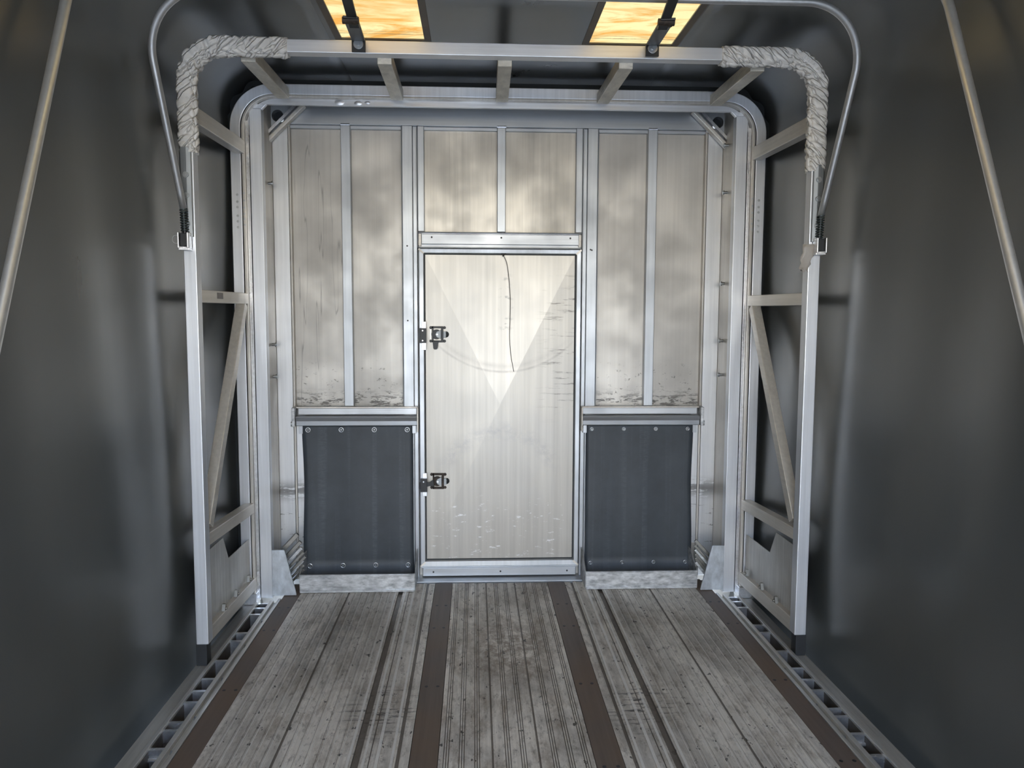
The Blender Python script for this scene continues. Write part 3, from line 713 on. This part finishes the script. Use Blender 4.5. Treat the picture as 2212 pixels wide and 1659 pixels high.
# ================================================================== TRUSS FRAME (sliding front frame)
tf = thing('truss_frame', (0, 3.5, 0), 'aluminium box-tube truss frame of two arches standing before the bulkhead', 'frame')
HF = 1.2625; YF = 3.173+.027
def part(name, mb, mat, bev=.003, lab=None, par=None, smooth=False): return obj(name, mb, mat, par or tf, bevel=bev, label=lab, smooth=smooth)
mb = MB(); mb.sweep([(-HF, YF, .065), (-HF, YF, 2.33)], rect(.050, .054)); part('front_post', mb, M_post)
mb = MB(); mb.sweep([(HF, YF, .065), (HF, YF, 2.33)], rect(.050, .054)); part('front_post', mb, M_post)
pth = arch(HF, 2.33, 2.475, .14, YF, 16)
mb = MB(); mb.sweep(pth, rect(.050, .054)); part('front_beam', mb, M_beam, lab='front arch cross beam')
# rear arch: tube, lip, inner band
YA = 3.88+.025
mb = MB(); mb.sweep(arch(1.284, -.028, 2.505, .180, YA, 18), rect(.050, .050)); part('rear_arch', mb, M_post)
mb = MB(); mb.sweep(arch(1.248, -.028, 2.475, .150, YA+.006, 18), rect(.014, .062)); part('rear_arch_lip', mb, M_trim)
mb = MB(); mb.sweep([(-1.2385+.002, 3.93, 0)], rect(.01, .01)) if False else None
m = MB()
for s in (-1, 1):
    a = lambda x0, x1: (min(s*x0, s*x1), max(s*x0, s*x1))
    mb = MB(); mb.box(*a(1.164, 1.222), 3.905, 3.955, -.010, 2.42); part('door_post', mb, M_post, lab='wide inner post of the rear arch')
    mb = MB(); mb.box(*a(1.224, 1.240), 3.900, 3.925, -.010, 2.36); part('track', mb, M_bright, .001)
# band with rounded upper corners
zt = 2.469; hx = 1.241; r = .148; N = 14
out = [(-hx, 2.30)] + [(-hx+r+r*math.cos(PI-k*PI/2/N), zt-r+r*math.sin(PI-k*PI/2/N)) for k in range(N+1)] + [(hx-r+r*math.cos(PI/2-k*PI/2/N), zt-r+r*math.sin(PI/2-k*PI/2/N)) for k in range(N+1)] + [(hx, 2.30)]
inn = [(1.205, 2.30), (1.165, 2.335), (1.165, 2.415), (1.140, 2.441), (-1.140, 2.441), (-1.165, 2.415), (-1.165, 2.335), (-1.205, 2.30)]
import bmesh
mb = MB(); mb.prism(out+inn, 3.915, 3.935); part('inner_band', mb, M_beam, .001)
# dents pressed in the band
for x, z, r_ in ((-.79, 2.456, .020), (-.70, 2.454, .016), (-.655, 2.456, .012)):
    mb = MB(); N = 16
    ringv = [(x, 3.9135, z)]
    mb2 = MB(); vs_ = []; fs_ = []
    for k in range(5):
        rr = r_*(k+1)/5; dy = -.003*math.cos((k+1)/5*PI/2)
        for i in range(N): vs_.append((x+rr*1.2*math.cos(i*2*PI/N), 3.9148+dy, z+rr*.7*math.sin(i*2*PI/N)))
    vs_.append((x, 3.9148-.003, z)); c0 = len(vs_)-1
    fs_ = [(c0, i, (i+1) % N) for i in range(N)] + [(k*N+i, (k+1)*N+i, (k+1)*N+(i+1) % N, k*N+(i+1) % N) for k in range(4) for i in range(N)]
    mb2.add(vs_, fs_); part('dent', mb2, M_beam, 0, smooth=True)
# black seal round the outside of the rear arch, rippled at the shoulders
sp_ = arch(1.3185, -.028, 2.548, .215, 3.945, 40)
P = []
for i, p in enumerate(sp_):
    p = Vector(p)
    if 2.28 < p.z < 2.545 and abs(p.x) > 1.0:
        n_ = Vector((p.x-math.copysign(1.10, p.x), 0, p.z-2.333)).normalized(); p += n_*(.006+.010*math.sin(i*.5))
    P.append(p)
mb = MB(); mb.sweep(P, rect(.026, .045)); part('rubber_seal', mb, M_seal, 0)
# side bracing
for s in (-1, 1):
    xb = s*1.2645
    def tube(n_, y0, z0, y1, z1, h=.052, w_=.048, x=xb, mt=M_side): 
        q = MB(); q.bar((x, y0, z0), (x, y1, z1), w_, h, up=(0, 0, 1) if abs(z1-z0) < .5 else (0, 1, 0)); return part(n_, q, mt)
    tube('upper_tie', 3.226, 2.222, 3.885, 2.232, .064)
    mt_ = tube('middle_tie', 3.226, 1.503, 3.885, 1.507, .052)
    if s < 0:
        q = MB(); q.box(-1.2405, -1.2395, 3.420, 3.497, 1.497, 1.523); obj('sticker', q, M_plate, mt_)
    tube('lower_tie', 3.226, .495, 3.885, .462, .052)
    tube('bottom_tie', 3.226, .092, 3.93, .072, .062)
    q = MB(); q.bar((s*1.262, 3.845, 1.478), (s*1.262, 3.262, .545), .044, .05, up=(0, 1, 0)); part('diagonal_brace', q, M_side)
    pl = [(3.225, .12), (3.225, .428), (3.483, .428), (3.552, .312), (3.87, .306), (3.87, .10)]
    q = MB(); q.prism(pl, xb-.002+s*.004, xb+.002+s*.004, axis='x'); part('web_plate', q, M_web, .0005, lab='stained sheet with a notched top edge')
    for yy in (3.42, 3.60, 3.80):
        q = MB(); q.prism([(yy-.018, .116), (yy+.018, .114), (yy+.004, .146), (yy-.006, .146)], s*1.243, s*1.257, axis='x'); q.cyl((s*1.243, yy, .126), (s*1.236, yy, .126), .006, 12); part('roller_bolt', q, M_steel, .001)
    q = MB(); q.box(min(s*1.248, s*1.292), max(s*1.248, s*1.292), 3.18, 3.23, -.0285, .064); part('carriage_block', q, M_black, .002, lab='black carriage block under the front post')
    q = MB(); q.box(min(s*1.232, s*1.296), max(s*1.232, s*1.296), 3.86, 3.94, -.0285, .030); part('foot', q, M_bright, .002)
    # rivets on rear posts
    for zz in (2.005, 1.972, 1.946, 1.905, 1.878, 1.850):
        part('rivet', boltmb((s*1.280, YA-.025, zz), (0, -1, 0), .0042, .004), M_bolt, 0)
    for zz in (2.013, 1.978, 1.944, 1.915, 1.890, 1.862):
        part('rivet', boltmb((s*1.248, YA-.025, zz), (0, -1, 0), .0034, .003), M_bolt, 0)
    # grey joint sleeve with three bolts on the front post
    q = MB(); q.prism([(s*1.224, 2.345), (s*1.224, 2.412), (s*1.196, 2.440), (s*1.142, 2.440), (s*1.166, 2.414)], 3.909, 3.9145); part('corner_gusset', q, M_bright, .001)
    zt_, zb_ = (2.085 if s < 0 else 2.045, 1.735)
    q = MB(); q.prism([(s*1.238, 3.1715), (s*1.243, 3.166), (s*1.262, 3.1625), (s*1.282, 3.164), (s*1.291, 3.171), (s*1.291, 3.176), (s*1.238, 3.176)], 0, 1)
    v2 = []
    mbs = MB(); sec = [(s*1.243, 3.1735), (s*1.246, 3.167), (s*1.262, 3.1635), (s*1.284, 3.165), (s*1.291, 3.171), (s*1.291, 3.2), (s*1.288, 3.2), (s*1.288, 3.1735)]
    k_ = len(sec); mbs.add([(x, y, zb_) for x, y in sec]+[(x, y, zt_) for x, y in sec], [tuple(range(k_)), tuple(range(k_, 2*k_))[::-1]]+[(i, (i+1) % k_, (i+1) % k_+k_, i+k_) for i in range(k_)])
    sl = part('joint_sleeve', mbs, M_sleeve, .001, lab='grey joint sleeve')
    for zz in (1.975, 1.895, 1.785) if s < 0 else (1.985, 1.908, 1.80):
        obj('bolt', boltmb((s*1.265, 3.164, zz), (0, -1, 0), .008, .008), M_bolt, sl)
# roof ties
for xf, xr in ((-1.030, -1.052), (-.494, -.508), (-.013, -.002), (.478, .490), (1.020, 1.050)):
    q = MB(); q.bar((xf, 3.226, 2.452), (xr, 3.882, 2.486), .058, .050); part('roof_tie', q, M_roofbar)

# ---- creased vinyl padding on the front corners
def wrap(s, x_top, z_bot, lab):
    full = arch(HF, 1.9, 2.475, .14, YF-.002, 40)
    P = []
    # dense path for this side from beam end to post end
    zt = 2.475; r = .14
    L1 = (HF-r) - x_top; n1 = int(L1/.004)
    for i in range(n1): P.append(Vector((s*(x_top + L1*i/n1), YF, zt)))
    for k in range(56):
        a = PI/2*(1-k/55); P.append(Vector((s*(HF-r+r*math.cos(a)), YF, zt-r+r*math.sin(a))))
    L2 = (zt-r) - z_bot; n2 = int(L2/.004)
    for i in range(1, n2+1): P.append(Vector((s*HF, YF, zt-r-L2*i/n2)))
    prof = rrect(.059, .063, .014, 7); n = len(P)
    rnd = random.Random(3 if s < 0 else 5)
    folds = []; pos = 4
    while pos < n-4:
        folds.append((pos, rnd.uniform(.05, .10), rnd.uniform(2.0, 4.0), rnd.uniform(4, 13)*(-1 if pos > n1 else 1))); pos += rnd.uniform(4, 10)
    def rad(i, j):
        a = 2*PI*j/len(prof); k = 1.10
        corner = max(0, 1-abs(i-n1-28)/45)
        for (p0, am, wd, sl) in folds:
            d = (i - p0 - sl*math.sin(a*.5+.4))/wd
            if abs(d) < 3: k += am*(1+corner*.7)*(math.exp(-d*d)*.9 - 1.3*math.exp(-(d-1.5)**2*7))
        k += .012*math.sin(i*.31+a*3)
        if i < 3 or i > n-4: k = 1.09
        return max(k, 1.02)
    mb = MB(); mb.sweep(P, prof, rad=rad)
    o = obj('vinyl_padding', mb, M_wrap, tf, smooth=True, label=lab)
    # loose hem flap on the inner side
    mb = MB(); vs_ = []; rnd2 = random.Random(9)
    for i, p in enumerate(P):
        if i < n1: nn = Vector((0, 0, -1))
        elif i < n1+56:
            a = PI/2*(1-(i-n1)/55); nn = Vector((-s*math.cos(a), 0, -math.sin(a)))
        else: nn = Vector((-s, 0, 0))
        ww = .014 + .003*math.sin(i*.23) + .002*math.sin(i*.61)
        base_ = p + nn*.029
        for q, yy in ((0, -.024), (.5, -.020+.004*math.sin(i*.4)), (1, -.012+.006*math.sin(i*.33))): vs_.append(base_ + nn*ww*q + Vector((0, yy, 0)))
    mb.add(vs_, [(i*3+j, i*3+j+1, (i+1)*3+j+1, (i+1)*3+j) for i in range(len(P)-1) for j in range(2)])
    obj('hem_flap', mb, M_wrap, o, smooth=True, solid=.0015)
wrap(-1, .865, 2.062, 'creased off-white vinyl padding round the left corner of the front arch')
wrap(1, .856, 2.020, 'creased off-white vinyl padding round the right corner of the front arch')
# torn plastic scrap on the right post
mb = MB(); vs_ = []; n_ = 10
for i in range(n_+1):
    t = i/n_; z = 1.725-.115*t
    for j in range(5):
        u = j/4; vs_.append((1.262-.052*u-.028*t*(1-u*.3)+.004*math.sin(i*2+j), 3.165-.006*math.sin(t*5+u*3)-.004*u, z-.02*u*math.sin(t*3)+.012*(j % 2)*(t > .8)))
mb.add(vs_, [(i*5+j, i*5+j+1, (i+1)*5+j+1, (i+1)*5+j) for i in range(n_) for j in range(4)])
def plastic():
    m, n, b, o = mat_new('torn_clear_plastic'); b.inputs['Base Color'].default_value = (.55, .50, .44, 1); b.inputs['Roughness'].default_value = .3; b.inputs['Alpha'].default_value = .55; return m
tag(obj('plastic_scrap', mb, plastic(), smooth=True, solid=.0006), 'torn strip of clear plastic stuck to the right front post', 'plastic scrap')

# ================================================================== BOWS
def bow(name, piv, lean, top, r, Rc, label, brackets=True, zlow=None):
    py, pz = piv; d = Vector((0, -lean, 1)).normalized() if brackets else Vector((0, lean, 1)).normalized()
    L = (top-pz)/d.z; hx = 1.272
    o_ = Vector((0, py, pz))
    P = []
    def pt(x, l): return o_ + Vector((x, 0, 0)) + d*l
    P.append(pt(-hx, 0.0)); k = 8
    for i in range(1, k): P.append(pt(-hx, (L-Rc)*i/k))
    N = 16
    for i in range(N+1):
        a = PI-i*PI/2/N; P.append(pt(-hx+Rc+Rc*math.cos(a), L-Rc+Rc*math.sin(a)))
    for i in range(N+1):
        a = PI/2-i*PI/2/N; P.append(pt(hx-Rc+Rc*math.cos(a), L-Rc+Rc*math.sin(a)))
    for i in range(1, k): P.append(pt(hx, (L-Rc)*(k-i)/k))
    P.append(pt(hx, 0.0))
    nrm = Vector((1, 0, 0)).cross(d)
    t = thing(name, (0, py, pz), label, 'roof bow', 'steel pipe roof bows')
    mb = MB(); mb.sweep(P, circ(r, 20), nrm); obj('pipe', mb, M_pipe, t, smooth=True)
    return t, d, o_
t, d, o_ = bow('roof_bow', (3.150, 1.835), .50, 2.535, .0133, .235, 'steel pipe bow hinged on the front arch, leaning up toward the viewer')
for s in (-1, 1):
    p = Vector((s*1.272, 3.157, 1.732)); q = Vector((s*1.272, 3.150, 1.835))+d*.005
    # spring from bracket to the pipe end
    N = 200; turns = 9; ax = (q-p); pth = []
    u = Vector((1, 0, 0)); v_ = ax.normalized().cross(u)
    for i in range(N+1):
        a = i/N*turns*2*PI; pth.append(p + Vector((0, 0, .02)) + ax*.82*(i/N) + (u*math.cos(a)+v_*math.sin(a))*.0135)
    mb = MB(); mb.sweep(pth, circ(.0030, 6), ax.normalized()); obj('spring', mb, M_rest, t, smooth=True)
    mb = MB(); mb.cyl(p, q, .008, 12); obj('spring_core', mb, M_black, t)
    mb = MB(); mb.box(p.x-.013, p.x+.013, 3.135, 3.170, 1.695, 1.745); obj('hinge_block', mb, M_black, t, bevel=.002)
    mb = MB()
    for dx in (-.020, .016): mb.box(p.x+dx-(.0), p.x+dx+.005, 3.125, 3.173, 1.688, 1.748)
    mb.box(p.x-.020, p.x+.021, 3.165, 3.173, 1.683, 1.748); mb.box(p.x-.020, p.x+.021, 3.135, 3.173, 1.680, 1.689)
    obj('hinge_bracket', mb, M_bright, t, bevel=.0015, label='bright U-shaped hinge bracket')
    if s < 0:
        mb = MB(); N = 24; mb.sweep([(p.x-.030+.014*math.cos(a*2*PI/N), 3.140, 1.722+.016*math.sin(a*2*PI/N)) for a in range(N+1)], circ(.0015, 6), (0, 1, 0), caps=False); obj('ring_pin', mb, M_bolt, t)
bow('roof_bow', (1.316, 0.0), .4325, 2.54, .0145, .22, 'nearer steel pipe bow whose two legs slant along the outer edges of the view', brackets=False)

# ---- folding link bars from the arch to the nearer bow
for s, pts in ((-1, ((-.585, 3.163, 2.476), (-.557, 2.79, 2.440), (-.549, 2.41, 2.505))), (1, ((.568, 3.163, 2.482), (.526, 2.745, 2.440), (.508, 2.41, 2.505)))):
    side = 'left' if s < 0 else 'right'
    a, b_, c_ = (Vector(p) for p in pts)
    t = thing('link_bar', a, 'black steel folding link bar bolted to the front arch under the %s skylight' % side, 'link bar', 'black link bars under the skylights')
    mb = MB(); mb.box(a.x-.0265, a.x+.0265, a.y-.012, a.y-.004, a.z-.028, a.z+.020); 
    k1 = a + Vector((0, -.008, .016)); mb.bar(k1, b_ + Vector((0, -.02, 0)), .050, .008, up=(0, 0, 1)); obj('arch_plate', mb, M_black, t, bevel=.001)
    mb = MB(); mb.cyl(a+Vector((0, -.020, 0)), a+Vector((0, -.012, 0)), .0195, 28); w_ = obj('washer', mb, M_bolt, t, bevel=.001)
    mb = MB(); mb.cyl(a+Vector((0, -.027, 0)), a+Vector((0, -.020, 0)), .007, 16); obj('bolt', mb, M_bolt, w_)
    mb = MB(); mb.bar(b_+Vector((-s*.004, .05, -.008)), c_, .034, .010, up=(0, 0, 1)); obj('bow_bar', mb, M_black, t, bevel=.001)
    mb = MB(); mb.cyl(b_+Vector((-.030, 0, -.004)), b_+Vector((.026, 0, -.004)), .012, 14); mb.cyl(b_+Vector((.010, 0, -.018)), b_+Vector((.010, 0, .006)), .009, 12); obj('knuckle', mb, M_rust, t)
